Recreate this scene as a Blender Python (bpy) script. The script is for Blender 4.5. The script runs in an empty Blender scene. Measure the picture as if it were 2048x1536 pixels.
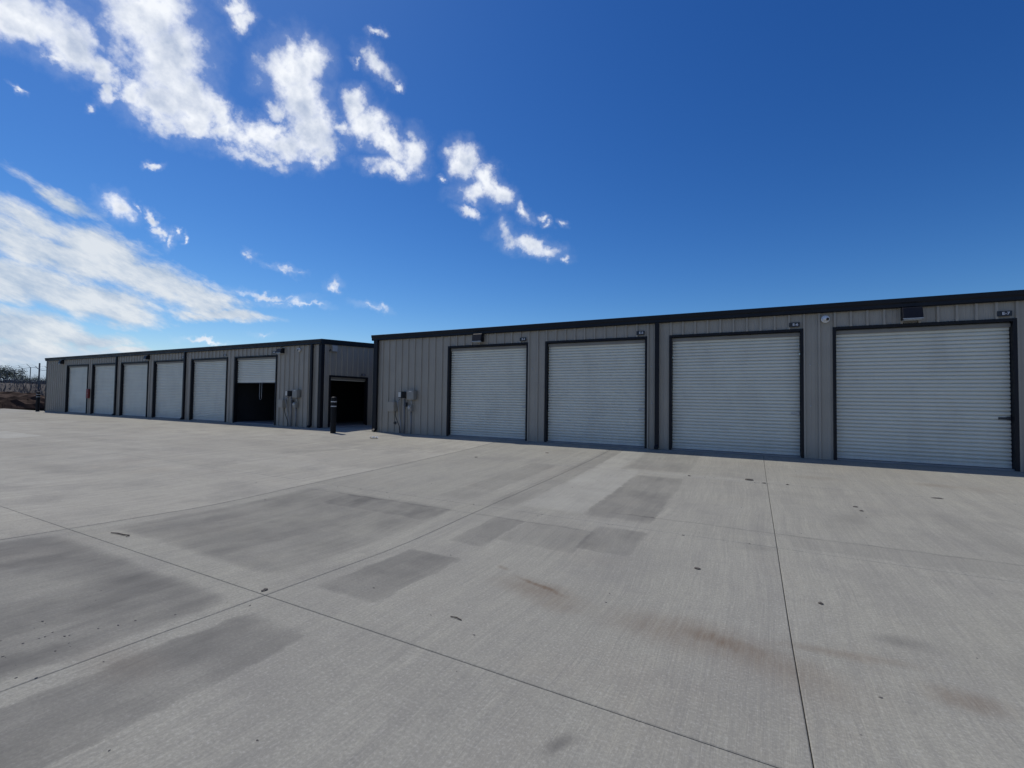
import bpy, bmesh, math, random
from mathutils import Vector, Matrix

# ------------------------------------------------------------------ camera
scene = bpy.context.scene
COL = scene.collection
R = math.radians
cam_data = bpy.data.cameras.new("camera")
cam = bpy.data.objects.new("camera", cam_data)
COL.objects.link(cam)
scene.camera = cam
cam_data.sensor_fit = 'HORIZONTAL'
cam_data.sensor_width = 36.0
cam_data.lens = 36.0 * 913.95 / 2048.0
cam_data.clip_start = 0.05
cam_data.clip_end = 9000
fwd = Vector((-0.46561681, 0.88442128, 0.03162264))
rgt = Vector((0.88498365, 0.46540756, 0.01413288))
upv = Vector((0.00221799, -0.03456603, 0.99939996))
cam.matrix_world = Matrix(((rgt.x, upv.x, -fwd.x, 8.6482), (rgt.y, upv.y, -fwd.y, -12.9379),
                           (rgt.z, upv.z, -fwd.z, 1.2959), (0, 0, 0, 1)))

# ------------------------------------------------------------------ light and exposure
vs = scene.view_settings
vs.view_transform = 'Standard'
vs.look = 'None'
vs.gamma = 1.0
vs.exposure = 0.0
scene.cycles.max_bounces = 5
scene.cycles.diffuse_bounces = 3
scene.cycles.use_denoising = True

SUN = Vector((-2.2, 0.62, 3.69)).normalized()
SUN_EL = math.asin(SUN.z)
SUN_AZ = math.atan2(SUN.x, SUN.y)
sun_data = bpy.data.lights.new("sun", 'SUN')
sun_data.energy = 3.1
sun_data.angle = R(0.53)
sun_data.color = (1.0, 0.955, 0.89)
sun = bpy.data.objects.new("sun", sun_data)
COL.objects.link(sun)
sun.location = SUN * 60
sun.rotation_euler = SUN.to_track_quat('Z', 'Y').to_euler()

# cumulus puffs and the low cloud sheet: azimuth, elevation, two radii, tilt (degrees), density
CUM = [(-75.92,29.41,3.54,1.95,-159.47,1.0),(-73.12,28.65,3.29,1.89,171.15,1.0),(-70.39,27.96,1.55,1.52,44.51,1.0),(-69.9,26.43,1.24,0.73,73.6,0.9),(-78.65,28.66,3.21,1.92,-131.26,1.0),(-74.19,27.82,1.32,0.52,-175.14,0.75),
    (-67.26,32.88,4.14,2.91,-132.64,1.0),(-65.57,30.53,4.06,2.94,-134.02,1.0),(-64.03,28.07,3.11,2.65,-105.63,1.0),(-66.04,27.01,3.06,1.76,-174.77,0.95),(-67.98,26.94,1.46,0.99,-142.27,0.85),(-63.96,26.3,2.41,1.31,-177.7,0.95),
    (-67.73,34.8,3.99,2.16,-148.92,1.0),(-61.86,27.9,2.08,1.22,126.65,0.9),(-65.78,25.65,2.73,1.1,-174.85,0.7),(-60.53,36.41,1.53,0.8,-168.3,0.85),(-59.57,35.77,1.07,0.83,10.33,0.7),(-53.86,33.17,3.37,2.43,-153.48,1.0),
    (-52.89,30.84,3.32,3.03,118.5,1.0),(-51.58,28.34,2.91,2.64,-149.6,1.0),(-50.71,26.48,1.73,1.34,-166.41,0.9),(-58.36,26.55,3.65,1.36,-174.99,0.9),(-55.42,26.47,2.94,1.32,-178.11,0.9),(-60.68,26.21,1.47,1.13,-141.58,0.8),
    (-55.51,29.15,1.2,0.97,23.99,0.7),(-56.86,24.99,3.89,0.65,-174.36,0.55),(-47.36,31.69,1.66,1.51,94.4,1.0),(-46.21,29.84,2.44,1.87,-178.87,0.95),(-44.07,28.49,3.15,1.51,155.58,0.9),(-40.64,27.93,2.07,1.94,128.75,0.9),
    (-43.31,26.48,3.1,0.89,-172.5,0.75),(-48.6,29.67,1.37,0.9,-163.77,0.75),(-45.06,35.64,2.06,0.99,158.58,0.75),(-47.37,35.42,0.81,0.32,-168.35,0.6),(-46.26,36.43,0.59,0.5,149.57,0.6),(-44.98,38.26,0.71,0.31,-169.33,0.6),
    (-42.93,33.91,0.49,0.38,-161.95,0.5),(-34.24,27.2,1.96,1.61,119.55,0.9),(-31.87,25.24,3.24,1.58,150.38,0.9),(-29.5,24.15,1.65,1.39,2.07,0.85),(-33.11,24.39,1.89,1.28,-176.03,0.7),(-26.74,22.23,1.2,0.81,146.6,0.7),
    (-34.33,22.12,1.43,0.58,152.63,0.65),(-26.05,18.75,3.47,1.03,169.49,0.8),(-28.78,19.29,1.59,1.18,151.42,0.65),(-23.88,22.0,0.76,0.39,178.85,0.6),(-23.31,21.33,0.57,0.33,178.37,0.55),(-21.43,21.63,0.58,0.36,127.7,0.55),
    (-21.56,17.45,0.52,0.44,94.73,0.6),(-36.41,25.77,0.47,0.27,163.35,0.55),(-66.5,21.41,0.7,0.39,-169.23,0.7),(-76.13,24.05,0.47,0.27,146.73,0.7),(-70.95,24.59,0.31,0.21,-140.4,0.45),(-63.37,25.28,0.36,0.24,-151.03,0.5),
    (-69.28,17.13,1.24,1.09,166.36,0.8),(-67.63,17.51,0.45,0.21,111.23,0.6),(-66.42,16.77,0.8,0.4,122.22,0.7),(-66.14,15.44,0.61,0.5,-128.36,0.7),(-65.3,15.06,0.66,0.36,87.64,0.5),(-64.76,15.79,0.43,0.27,112.81,0.6),
    (-63.92,15.25,0.3,0.24,70.06,0.6),(-57.6,14.57,0.74,0.37,148.93,0.6),(-54.63,13.84,1.2,0.27,177.14,0.4),(-55.94,10.98,2.55,0.43,-176.54,0.65),(-52.9,10.38,2.06,0.28,-179.68,0.45),(-49.34,12.92,1.12,0.49,-158.23,0.65),
    (-45.54,10.96,1.48,0.35,174.17,0.45),(-61.8,5.72,1.64,0.26,175.22,0.55),(-56.55,6.63,0.68,0.22,-175.15,0.4),(-54.94,10.55,1.51,0.33,-173.62,0.4)]
SHEET = [(-74.75,14.52,3.32,1.09,167.69,0.8),(-72.98,16.77,2.29,0.69,158.51,0.75),(-74.09,17.05,0.9,0.37,147.48,0.6),(-73.46,12.34,6.1,1.81,165.17,0.95),(-70.01,12.59,5.15,2.0,158.35,1.0),(-66.47,11.03,5.72,1.74,161.64,1.0),
    (-63.0,9.99,4.8,1.32,169.85,1.0),(-59.89,8.67,3.83,0.58,178.23,0.9),(-71.74,8.76,5.85,1.62,172.95,0.9),(-75.18,9.65,4.31,1.89,177.42,1.0),(-68.79,7.73,3.39,1.04,174.63,0.7),(-74.74,5.48,4.39,1.71,175.17,0.95),
    (-70.79,5.04,2.86,0.92,179.07,0.9),(-75.82,3.25,4.22,1.17,-174.95,0.9),(-62.3,8.14,2.14,0.51,-179.3,0.6),(-68.13,4.11,2.56,0.38,-175.41,0.5)]

world = bpy.data.worlds.new("World")
scene.world = world
world.use_nodes = True
world.cycles.sampling_method = 'NONE'
wt = world.node_tree
wt.nodes.clear()

def nd(t, typ, **kw):
    n = t.nodes.new(typ)
    for k, v in kw.items():
        if k[0] == '_':
            n.inputs[int(k[1:])].default_value = v
        else:
            setattr(n, k, v)
    return n

def lk(t, a, b, i=0):
    t.links.new(a.outputs[0] if hasattr(a, 'outputs') else a, b.inputs[i])
    return b

def mth(t, op, a, b=None, c=None, clamp=False):
    n = t.nodes.new('ShaderNodeMath')
    n.operation = op
    n.use_clamp = clamp
    for i, v in enumerate((a, b, c)):
        if v is None:
            continue
        if isinstance(v, (int, float)):
            n.inputs[i].default_value = v
        else:
            t.links.new(v.outputs[0] if hasattr(v, 'outputs') else v, n.inputs[i])
    return n.outputs[0]

def vm(t, op, a, b=None, c=None, scale=None):
    n = t.nodes.new('ShaderNodeVectorMath')
    n.operation = op
    for i, v in enumerate((a, b, c)):
        if v is None:
            continue
        if isinstance(v, (tuple, list, Vector)):
            n.inputs[i].default_value = v
        else:
            t.links.new(v.outputs[0] if hasattr(v, 'outputs') else v, n.inputs[i])
    if scale is not None:
        if isinstance(scale, (int, float)):
            n.inputs['Scale'].default_value = scale
        else:
            t.links.new(scale, n.inputs['Scale'])
    return n.outputs['Value'] if op in ('LENGTH', 'DOT_PRODUCT') else n.outputs[0]

def rng(t, v, a, b, c, d, kind='LINEAR'):
    n = t.nodes.new('ShaderNodeMapRange')
    n.interpolation_type = kind
    n.clamp = True
    t.links.new(v, n.inputs[0])
    for i, x in enumerate((a, b, c, d)):
        n.inputs[i + 1].default_value = x
    return n.outputs[0]

def noise(t, vec, scale, detail=4, rough=.55, dist=0.0, color=False, lac=2.0):
    n = t.nodes.new('ShaderNodeTexNoise')
    n.inputs['Scale'].default_value = scale
    n.inputs['Detail'].default_value = detail
    n.inputs['Roughness'].default_value = rough
    n.inputs['Lacunarity'].default_value = lac
    n.inputs['Distortion'].default_value = dist
    if vec is not None:
        t.links.new(vec, n.inputs['Vector'])
    return n.outputs[1] if color else n.outputs[0]

def mapping(t, vec, loc=(0, 0, 0), rot=0.0, scale=(1, 1, 1), kind='POINT'):
    n = t.nodes.new('ShaderNodeMapping')
    n.vector_type = kind
    n.inputs['Location'].default_value = loc
    n.inputs['Rotation'].default_value = (0, 0, rot)
    n.inputs['Scale'].default_value = scale
    t.links.new(vec, n.inputs['Vector'])
    return n.outputs[0]

def mixc(t, fac, a, b, mode='MIX'):
    n = t.nodes.new('ShaderNodeMix')
    n.data_type = 'RGBA'
    n.blend_type = mode
    n.clamp_factor = True
    for idx, v in ((0, fac), (6, a), (7, b)):
        if isinstance(v, (int, float)):
            n.inputs[idx].default_value = v
        elif isinstance(v, (tuple, list)):
            n.inputs[idx].default_value = tuple(v) if len(v) == 4 else tuple(v) + (1,)
        else:
            t.links.new(v, n.inputs[idx])
    return n.outputs[2]

def build_sky():
    t = wt
    tc = t.nodes.new('ShaderNodeTexCoord')
    d = tc.outputs['Generated']
    sep = lk(t, d, nd(t, 'ShaderNodeSeparateXYZ'))
    x, y, z = sep.outputs
    sky = nd(t, 'ShaderNodeTexSky', sky_type='NISHITA', sun_disc=False, sun_elevation=SUN_EL, sun_rotation=SUN_AZ,
             altitude=20.0, air_density=1.0, dust_density=SKY_DUST, ozone_density=SKY_OZONE)
    hs = nd(t, 'ShaderNodeHueSaturation', _0=0.5 + SKY_HUE, _1=SKY_SAT, _2=SKY_VAL, _3=1.0)
    lk(t, sky.outputs[0], hs, 4)
    # colour grade of the clear sky, the same in every direction: a deeper blue
    sc = nd(t, 'ShaderNodeSeparateColor'); lk(t, vm(t, 'SCALE', hs.outputs[0], scale=.1), sc)
    cc = nd(t, 'ShaderNodeCombineColor')
    rgb = [mth(t, 'MULTIPLY', mth(t, 'POWER', sc.outputs[i], power), gain * 10) for i, (gain, power) in enumerate(SKY_GRADE)]
    for i, v in enumerate((mth(t, 'MINIMUM', rgb[0], mth(t, 'MULTIPLY', rgb[2], .66)), mth(t, 'MINIMUM', rgb[1], mth(t, 'MULTIPLY', rgb[2], .82)), rgb[2])):
        t.links.new(v, cc.inputs[i])          # the haze at the skyline stays pale blue
    clear = cc.outputs[0]
    deg = 180 / math.pi
    az = mth(t, 'MULTIPLY', mth(t, 'ARCTAN2', x, y), deg)
    el = mth(t, 'MULTIPLY', mth(t, 'ARCSINE', z), deg)
    ae = nd(t, 'ShaderNodeCombineXYZ')
    t.links.new(az, ae.inputs[0]); t.links.new(el, ae.inputs[1])
    # warp the outlines
    wn = noise(t, d, 9.0, 5, .6, color=True)
    wv = vm(t, 'SCALE', vm(t, 'SUBTRACT', wn, (.5, .5, .5)), scale=4.2)
    wn2 = noise(t, d, 38.0, 6, .62, color=True)
    wv2 = vm(t, 'SCALE', vm(t, 'SUBTRACT', wn2, (.5, .5, .5)), scale=2.3)
    p = vm(t, 'ADD', vm(t, 'ADD', ae.outputs[0], wv), wv2)

    def union(lst, pos):
        acc = None
        for k, (a, e, r1, r2, ang, s) in enumerate(lst):
            if k and k % 12 == 0:         # work through the list in batches (keeps the shader's stack small)
                pos = vm(t, 'ADD', pos, vm(t, 'SCALE', (1e-7, 0, 0), scale=acc))
            m = mapping(t, pos, (a, e, 0), R(ang), (r1 * 1.12, r2 * 1.12, 1e6), 'TEXTURE')
            v = mth(t, 'MULTIPLY_ADD', vm(t, 'LENGTH', m), -s, s)
            acc = v if acc is None else mth(t, 'MAXIMUM', acc, v)
        return acc
    # --- cumulus
    mc = union(CUM, p)
    # beyond the part of the sky described above the same scattered puffs go on
    beyond = mth(t, 'MAXIMUM', rng(t, az, 40, 60, 0, 1), rng(t, az, -110, -90, 1, 0))
    rest = mth(t, 'MULTIPLY', rng(t, noise(t, d, 3.2, 3, .5), .52, .72, -.6, .9), beyond)
    mc = mth(t, 'MAXIMUM', mc, mth(t, 'SUBTRACT', rest, mth(t, 'MULTIPLY', mth(t, 'SUBTRACT', 1.0, beyond), 9.0)))
    n1 = noise(t, d, 27.0, 8, .61)
    dens = mth(t, 'ADD', mth(t, 'MULTIPLY', mc, 1.3), mth(t, 'MULTIPLY', mth(t, 'SUBTRACT', n1, .5), 2.0))
    cov = mth(t, 'MULTIPLY', rng(t, dens, -.18, .98, 0, 1, 'SMOOTHSTEP'), .98)
    veil = rng(t, mth(t, 'ADD', mc, mth(t, 'MULTIPLY', mth(t, 'SUBTRACT', n1, .5), .9)), -.55, .5, 0, .15, 'SMOOTHSTEP')
    cov = mth(t, 'MAXIMUM', cov, veil)
    # light and dark puffs inside the cloud
    lo = vm(t, 'ADD', d, tuple(SUN * .022))
    nb = noise(t, d, 17.0, 5, .55)
    ns = noise(t, lo, 17.0, 5, .55)
    rel = mth(t, 'MULTIPLY', mth(t, 'SUBTRACT', nb, ns), 2.6)
    thick = rng(t, dens, .35, 1.25, 0, 1, 'SMOOTHSTEP')
    lit = mth(t, 'SUBTRACT', mth(t, 'ADD', .95, rel), mth(t, 'MULTIPLY', thick, .45), clamp=True)
    ccol = mixc(t, lit, CLOUD_DARK, CLOUD_LIT)
    # --- low streaky sheet
    ds = vm(t, 'MULTIPLY', d, (1, 1, 2.3))
    tilt = vm(t, 'ADD', ds, vm(t, 'SCALE', (0, 0, 1), scale=mth(t, 'MULTIPLY', az, .013)))
    n2 = noise(t, tilt, 17.0, 8, .63)
    n3 = noise(t, tilt, 6.0, 4, .55)
    ms = union(SHEET, vm(t, 'ADD', ae.outputs[0], vm(t, 'SCALE', wv, scale=.8)))
    nn = mth(t, 'ADD', mth(t, 'MULTIPLY', mth(t, 'SUBTRACT', n2, .5), 2.5), mth(t, 'MULTIPLY', mth(t, 'SUBTRACT', n3, .5), 1.2))
    dsh = mth(t, 'ADD', mth(t, 'MULTIPLY', ms, 1.7), nn)
    csh = mth(t, 'MULTIPLY', rng(t, dsh, -.45, .85, 0, 1, 'SMOOTHSTEP'), .93)
    scol = mixc(t, rng(t, n2, .34, .62, 0, 1), SHEET_DARK, SHEET_LIT)
    c1 = mixc(t, csh, clear, scol)
    c2 = mixc(t, cov, c1, ccol)
    bg = nd(t, 'ShaderNodeBackground')
    t.links.new(c2, bg.inputs[0])
    bg.inputs[1].default_value = SKY_STRENGTH
    out = nd(t, 'ShaderNodeOutputWorld')
    lk(t, bg, out)

SKY_STRENGTH = 0.10
SKY_DUST, SKY_OZONE = 0.25, 3.0
SKY_HUE, SKY_SAT, SKY_VAL = 0.0, 1.18, 1.0
SKY_GRADE = ((1.12, 1.55), (1.0, 1.35), (1.05, 1.18))
CLOUD_LIT, CLOUD_DARK = (9.4, 9.7, 10.2), (4.6, 5.4, 7.0)
SHEET_LIT, SHEET_DARK = (7.7, 8.1, 8.5), (4.4, 5.4, 6.8)
build_sky()

# ------------------------------------------------------------------ helpers
rnd = random.Random(7)

def tag(o, label=None, cat=None, group=None, kind=None):
    if label: o['label'] = label
    if cat: o['category'] = cat
    if group: o['group'] = group
    if kind: o['kind'] = kind
    return o

def empty(name, loc=(0, 0, 0), rz=0.0):
    o = bpy.data.objects.new(name, None)
    COL.objects.link(o)
    o.location = loc
    o.rotation_euler = (0, 0, rz)
    o.empty_display_size = .2
    return o

class MB:
    """collects faces of one mesh"""
    def __init__(s):
        s.v, s.f, s.m = [], [], []
    def quad(s, *pts, mi=0):
        b = len(s.v)
        s.v += [tuple(p) for p in pts]
        s.f.append(tuple(range(b, b + len(pts)))); s.m.append(mi)
        return s
    def box(s, a, b, mi=0):
        (x0, y0, z0), (x1, y1, z1) = a, b
        k = len(s.v)
        s.v += [(x, y, z) for z in (z0, z1) for x, y in ((x0, y0), (x1, y0), (x1, y1), (x0, y1))]
        for q in ((3, 2, 1, 0), (4, 5, 6, 7), (0, 1, 5, 4), (1, 2, 6, 5), (2, 3, 7, 6), (3, 0, 4, 7)):
            s.f.append(tuple(k + i for i in q)); s.m.append(mi)
        return s
    def prism(s, poly, fn, a, b, cap=True, mi=0):
        """poly: closed 2-D outline; fn(t, p, q) -> xyz"""
        k = len(s.v); n = len(poly)
        for t in (a, b):
            s.v += [tuple(fn(t, *p)) for p in poly]
        for i in range(n):
            j = (i + 1) % n
            s.f.append((k + i, k + j, k + n + j, k + n + i)); s.m.append(mi)
        if cap:
            s.f.append(tuple(k + i for i in reversed(range(n)))); s.m.append(mi)
            s.f.append(tuple(k + n + i for i in range(n))); s.m.append(mi)
        return s
    def tube(s, pts, rad, n=8, cap=True, mi=0):
        k = len(s.v)
        pts = [Vector(p) for p in pts]
        rs = rad if isinstance(rad, (list, tuple)) else [rad] * len(pts)
        for i, p in enumerate(pts):
            t = (pts[min(i + 1, len(pts) - 1)] - pts[max(i - 1, 0)]).normalized()
            a = t.cross(Vector((0, 0, 1)) if abs(t.z) < .9 else Vector((1, 0, 0))).normalized()
            b = t.cross(a)
            for j in range(n):
                w = 2 * math.pi * j / n
                s.v.append(tuple(p + (a * math.cos(w) + b * math.sin(w)) * rs[i]))
        for i in range(len(pts) - 1):
            for j in range(n):
                q = (j + 1) % n
                s.f.append((k + i * n + j, k + i * n + q, k + (i + 1) * n + q, k + (i + 1) * n + j)); s.m.append(mi)
        if cap:
            s.f.append(tuple(k + j for j in reversed(range(n)))); s.m.append(mi)
            e = k + (len(pts) - 1) * n
            s.f.append(tuple(e + j for j in range(n))); s.m.append(mi)
        return s
    def lathe(s, prof, c=(0, 0, 0), n=20, axis='z', mi=0):
        """prof: (radius, height) from the bottom up"""
        k = len(s.v)
        for r, h in prof:
            for j in range(n):
                w = 2 * math.pi * j / n
                p = (r * math.cos(w), r * math.sin(w), h)
                if axis == 'y':
                    p = (p[0], -p[2], p[1])
                s.v.append((c[0] + p[0], c[1] + p[1], c[2] + p[2]))
        for i in range(len(prof) - 1):
            for j in range(n):
                q = (j + 1) % n
                s.f.append((k + i * n + j, k + i * n + q, k + (i + 1) * n + q, k + (i + 1) * n + j)); s.m.append(mi)
        s.f.append(tuple(k + j for j in reversed(range(n)))); s.m.append(mi)
        e = k + (len(prof) - 1) * n
        s.f.append(tuple(e + j for j in range(n))); s.m.append(mi)
        return s
    def mesh(s, name, mats, smooth=False, fix=True):
        me = bpy.data.meshes.new(name)
        me.from_pydata(s.v, [], s.f)
        for m in (mats if isinstance(mats, (list, tuple)) else [mats]):
            me.materials.append(m)
        me.polygons.foreach_set('material_index', s.m)
        if smooth:
            me.polygons.foreach_set('use_smooth', [True] * len(s.f))
        if fix:
            bm = bmesh.new(); bm.from_mesh(me)
            bmesh.ops.remove_doubles(bm, verts=bm.verts, dist=1e-5)
            bmesh.ops.recalc_face_normals(bm, faces=bm.faces)
            bm.to_mesh(me); bm.free()
        me.update()
        return me
    def build(s, name, mats, parent=None, loc=(0, 0, 0), smooth=False, bevel=0.0, fix=True, seg=2):
        o = bpy.data.objects.new(name, s.mesh(name, mats, smooth, fix))
        COL.objects.link(o)
        o.location = loc
        o.parent = parent
        if bevel:
            b = o.modifiers.new('bevel', 'BEVEL'); b.width = bevel; b.segments = seg; b.limit_method = 'ANGLE'
            b.harden_normals = False
        return o

def link_copy(me, name, parent, loc=(0, 0, 0)):
    o = bpy.data.objects.new(name, me)
    COL.objects.link(o)
    o.parent = parent
    o.location = loc
    return o

# ------------------------------------------------------------------ materials
def material(name):
    m = bpy.data.materials.new(name)
    m.use_nodes = True
    t = m.node_tree
    return m, t, t.nodes['Principled BSDF']

def paint(name, col, rough=.45, metal=0.0, var=.08, vscale=3.0, bump=0.0, bscale=60.0, dust=None, spec=.5):
    m, t, b = material(name)
    g = t.nodes.new('ShaderNodeNewGeometry')
    pos = g.outputs['Position']
    n = noise(t, pos, vscale, 5, .6)
    c = mixc(t, rng(t, n, .3, .7, 0, 1), tuple(v * (1 - var) for v in col), tuple(min(1, v * (1 + var)) for v in col))
    if dust:                       # (colour, height up to which splash dirt clings, amount)
        sz = nd(t, 'ShaderNodeSeparateXYZ'); lk(t, pos, sz)
        hgt = rng(t, sz.outputs[2], -.05, dust[1], 1, 0)
        nn = noise(t, mapping(t, pos, scale=(6, 6, 1.4)), 2.0, 5, .65)
        c = mixc(t, mth(t, 'MULTIPLY', mth(t, 'MULTIPLY', hgt, hgt), mth(t, 'MULTIPLY', nn, dust[2])), c, dust[0])
    t.links.new(c, b.inputs['Base Color'])
    rr = rng(t, noise(t, pos, vscale * 4, 4, .6), .3, .7, max(.05, rough - .08), min(1, rough + .1))
    t.links.new(rr, b.inputs['Roughness'])
    b.inputs['Metallic'].default_value = metal
    b.inputs['Specular IOR Level'].default_value = spec
    if bump:
        bp = nd(t, 'ShaderNodeBump')
        bp.inputs['Strength'].default_value = bump
        bp.inputs['Distance'].default_value = .01
        t.links.new(noise(t, pos, bscale, 3, .5), bp.inputs['Height'])
        t.links.new(bp.outputs[0], b.inputs['Normal'])
    return m

M = {}
M['wall'] = paint('grey_wall_paint', (.345, .318, .266), .48, var=.07, vscale=1.3, bump=.25, bscale=3.0, dust=((.34, .30, .24), .6, .9))
M['wallbouncecut'] = paint('bounce_cut_charcoal', (.085, .083, .080), .5, var=.06, vscale=1.3)  # made-up dark finish for unseen gables, cuts light bounced into the passage
M['black'] = paint('black_trim_paint', (.007, .008, .012), .5, var=.2, vscale=2.0, bump=.06, bscale=5.0, spec=.28)
M['gutter'] = paint('black_gutter_paint', (.005, .008, .014), .45, var=.2, vscale=1.0, bump=.15, bscale=2.0, spec=.3)
M['door'] = paint('white_door_paint', (.70, .70, .615), .45, var=.035, vscale=1.2, dust=((.36, .32, .27), .5, .75))
def door_extra(m):
    t = m.node_tree; b = t.nodes['Principled BSDF']
    src = b.inputs['Base Color'].links[0].from_socket
    oi = nd(t, 'ShaderNodeObjectInfo')
    g = nd(t, 'ShaderNodeNewGeometry')
    sm = noise(t, mapping(t, g.outputs['Position'], scale=(1.2, 1.2, .5)), 1.6, 5, .62)
    c = mixc(t, mth(t, 'MULTIPLY', oi.outputs['Random'], .10), src, (.50, .50, .45))
    c = mixc(t, rng(t, sm, .48, .72, 0, .32), c, (.48, .475, .42))
    t.links.new(c, b.inputs['Base Color'])
    bp = nd(t, 'ShaderNodeBump'); bp.inputs['Strength'].default_value = .35; bp.inputs['Distance'].default_value = .02
    t.links.new(noise(t, mapping(t, g.outputs['Position'], scale=(1, 1, 1.6)), 3.5, 3, .5), bp.inputs['Height'])
    t.links.new(bp.outputs[0], b.inputs['Normal'])
door_extra(M['door'])
M['header'] = paint('door_header_seal', (.24, .235, .22), .6, var=.1)
M['galv'] = paint('galvanised_steel', (.42, .43, .44), .42, metal=.6, var=.15, vscale=9.0)
M['roof'] = paint('roof_metal', (.40, .41, .42), .4, metal=.3)
M['boxgrey'] = paint('grey_enclosure_paint', (.27, .262, .235), .5, var=.08, vscale=6.0)
M['boxdark'] = paint('dark_enclosure_plastic', (.035, .038, .042), .5, var=.2, vscale=6.0)
M['label'] = paint('pale_label', (.60, .59, .54), .6, var=.12, vscale=30)
M['conduit'] = paint('grey_conduit_plastic', (.20, .205, .21), .5, var=.1)
M['cable'] = paint('black_cable', (.02, .021, .024), .5, var=.2)
M['cablelight'] = paint('pale_conduit', (.34, .35, .36), .5, var=.1)
M['white'] = paint('white_plastic', (.72, .73, .73), .35, var=.03, vscale=8)
M['lens'] = paint('dark_lens', (.01, .01, .012), .08, var=.1)
M['glasslens'] = paint('frosted_lamp_lens', (.40, .41, .40), .35, var=.1)
M['signblack'] = paint('sign_black', (.014, .016, .022), .35, var=.1)
M['signwhite'] = paint('sign_white', (.75, .76, .78), .5, var=.03)
M['red'] = paint('red_cabinet_paint', (.20, .028, .026), .5, var=.1, vscale=5)
M['bollard'] = paint('bollard_black', (.008, .009, .011), .55, var=.25, vscale=6, spec=.2)
M['band'] = paint('reflective_band', (.55, .56, .57), .35, var=.1, vscale=20)
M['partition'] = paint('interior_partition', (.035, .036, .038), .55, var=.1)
M['floor'] = paint('interior_concrete', (.27, .265, .26), .7, var=.15, vscale=2)
M['paper'] = paint('crumpled_paper', (.80, .80, .78), .8, var=.04, vscale=40)
M['clod'] = paint('dry_mud', (.12, .105, .088), .95, var=.3, vscale=60, bump=.6, bscale=80)
M['pebble'] = paint('grey_pebble', (.15, .14, .125), .9, var=.4, vscale=15)
M['twig'] = paint('dry_twig', (.055, .042, .032), .9, var=.3, vscale=40)
M['bark'] = paint('bark', (.09, .072, .058), .95, var=.3, vscale=8, bump=.5, bscale=20)
M['mud'] = paint('joint_dirt', (.045, .042, .038), .95, var=.3, vscale=9)
M['steelpost'] = paint('fence_steel', (.11, .115, .12), .5, metal=.4, var=.15)
M['wire'] = paint('fence_wire', (.16, .165, .17), .5, metal=.5, var=.15)
M['carpaint'] = paint('white_car_paint', (.78, .78, .77), .2, var=.02)
M['tyre'] = paint('tyre_rubber', (.02, .02, .02), .8, var=.2)
M['glass'] = paint('car_glass', (.02, .025, .03), .06, var=.1)

def leafmat(name, a, b):
    m, t, bs = material(name)
    oi = nd(t, 'ShaderNodeNewGeometry')
    n = noise(t, oi.outputs['Position'], .8, 3, .6)
    n2 = noise(t, oi.outputs['Position'], 9.0, 2, .6)
    c = mixc(t, rng(t, mth(t, 'ADD', mth(t, 'MULTIPLY', n, .6), mth(t, 'MULTIPLY', n2, .4)), .3, .7, 0, 1), a, b)
    t.links.new(c, bs.inputs['Base Color'])
    bs.inputs['Roughness'].default_value = .8
    bs.inputs['Specular IOR Level'].default_value = .06
    return m
M['leaf_dark'] = leafmat('leaf_dark', (.075, .090, .070), (.150, .168, .125))
M['leaf_mid'] = leafmat('leaf_mid', (.095, .110, .082), (.19, .205, .150))
M['brush'] = leafmat('dry_brush', (.115, .108, .104), (.20, .188, .178))
M['pile'] = leafmat('brown_brushwood', (.030, .019, .014), (.085, .054, .040))

def soil_material():
    m, t, b = material('soil')
    g = nd(t, 'ShaderNodeNewGeometry')
    p = g.outputs['Position']
    n = noise(t, p, .35, 6, .65)
    n2 = noise(t, p, 6.0, 5, .7)
    c = mixc(t, rng(t, n, .35, .65, 0, 1), (.095, .088, .082), (.150, .140, .130))
    c = mixc(t, rng(t, n2, .45, .7, 0, .6), c, (.035, .030, .026))
    t.links.new(c, b.inputs['Base Color'])
    b.inputs['Roughness'].default_value = 1.0
    b.inputs['Specular IOR Level'].default_value = .04
    bp = nd(t, 'ShaderNodeBump'); bp.inputs['Strength'].default_value = .8; bp.inputs['Distance'].default_value = .08
    t.links.new(n2, bp.inputs['Height']); t.links.new(bp.outputs[0], b.inputs['Normal'])
    return m
M['soil'] = soil_material()

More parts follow.
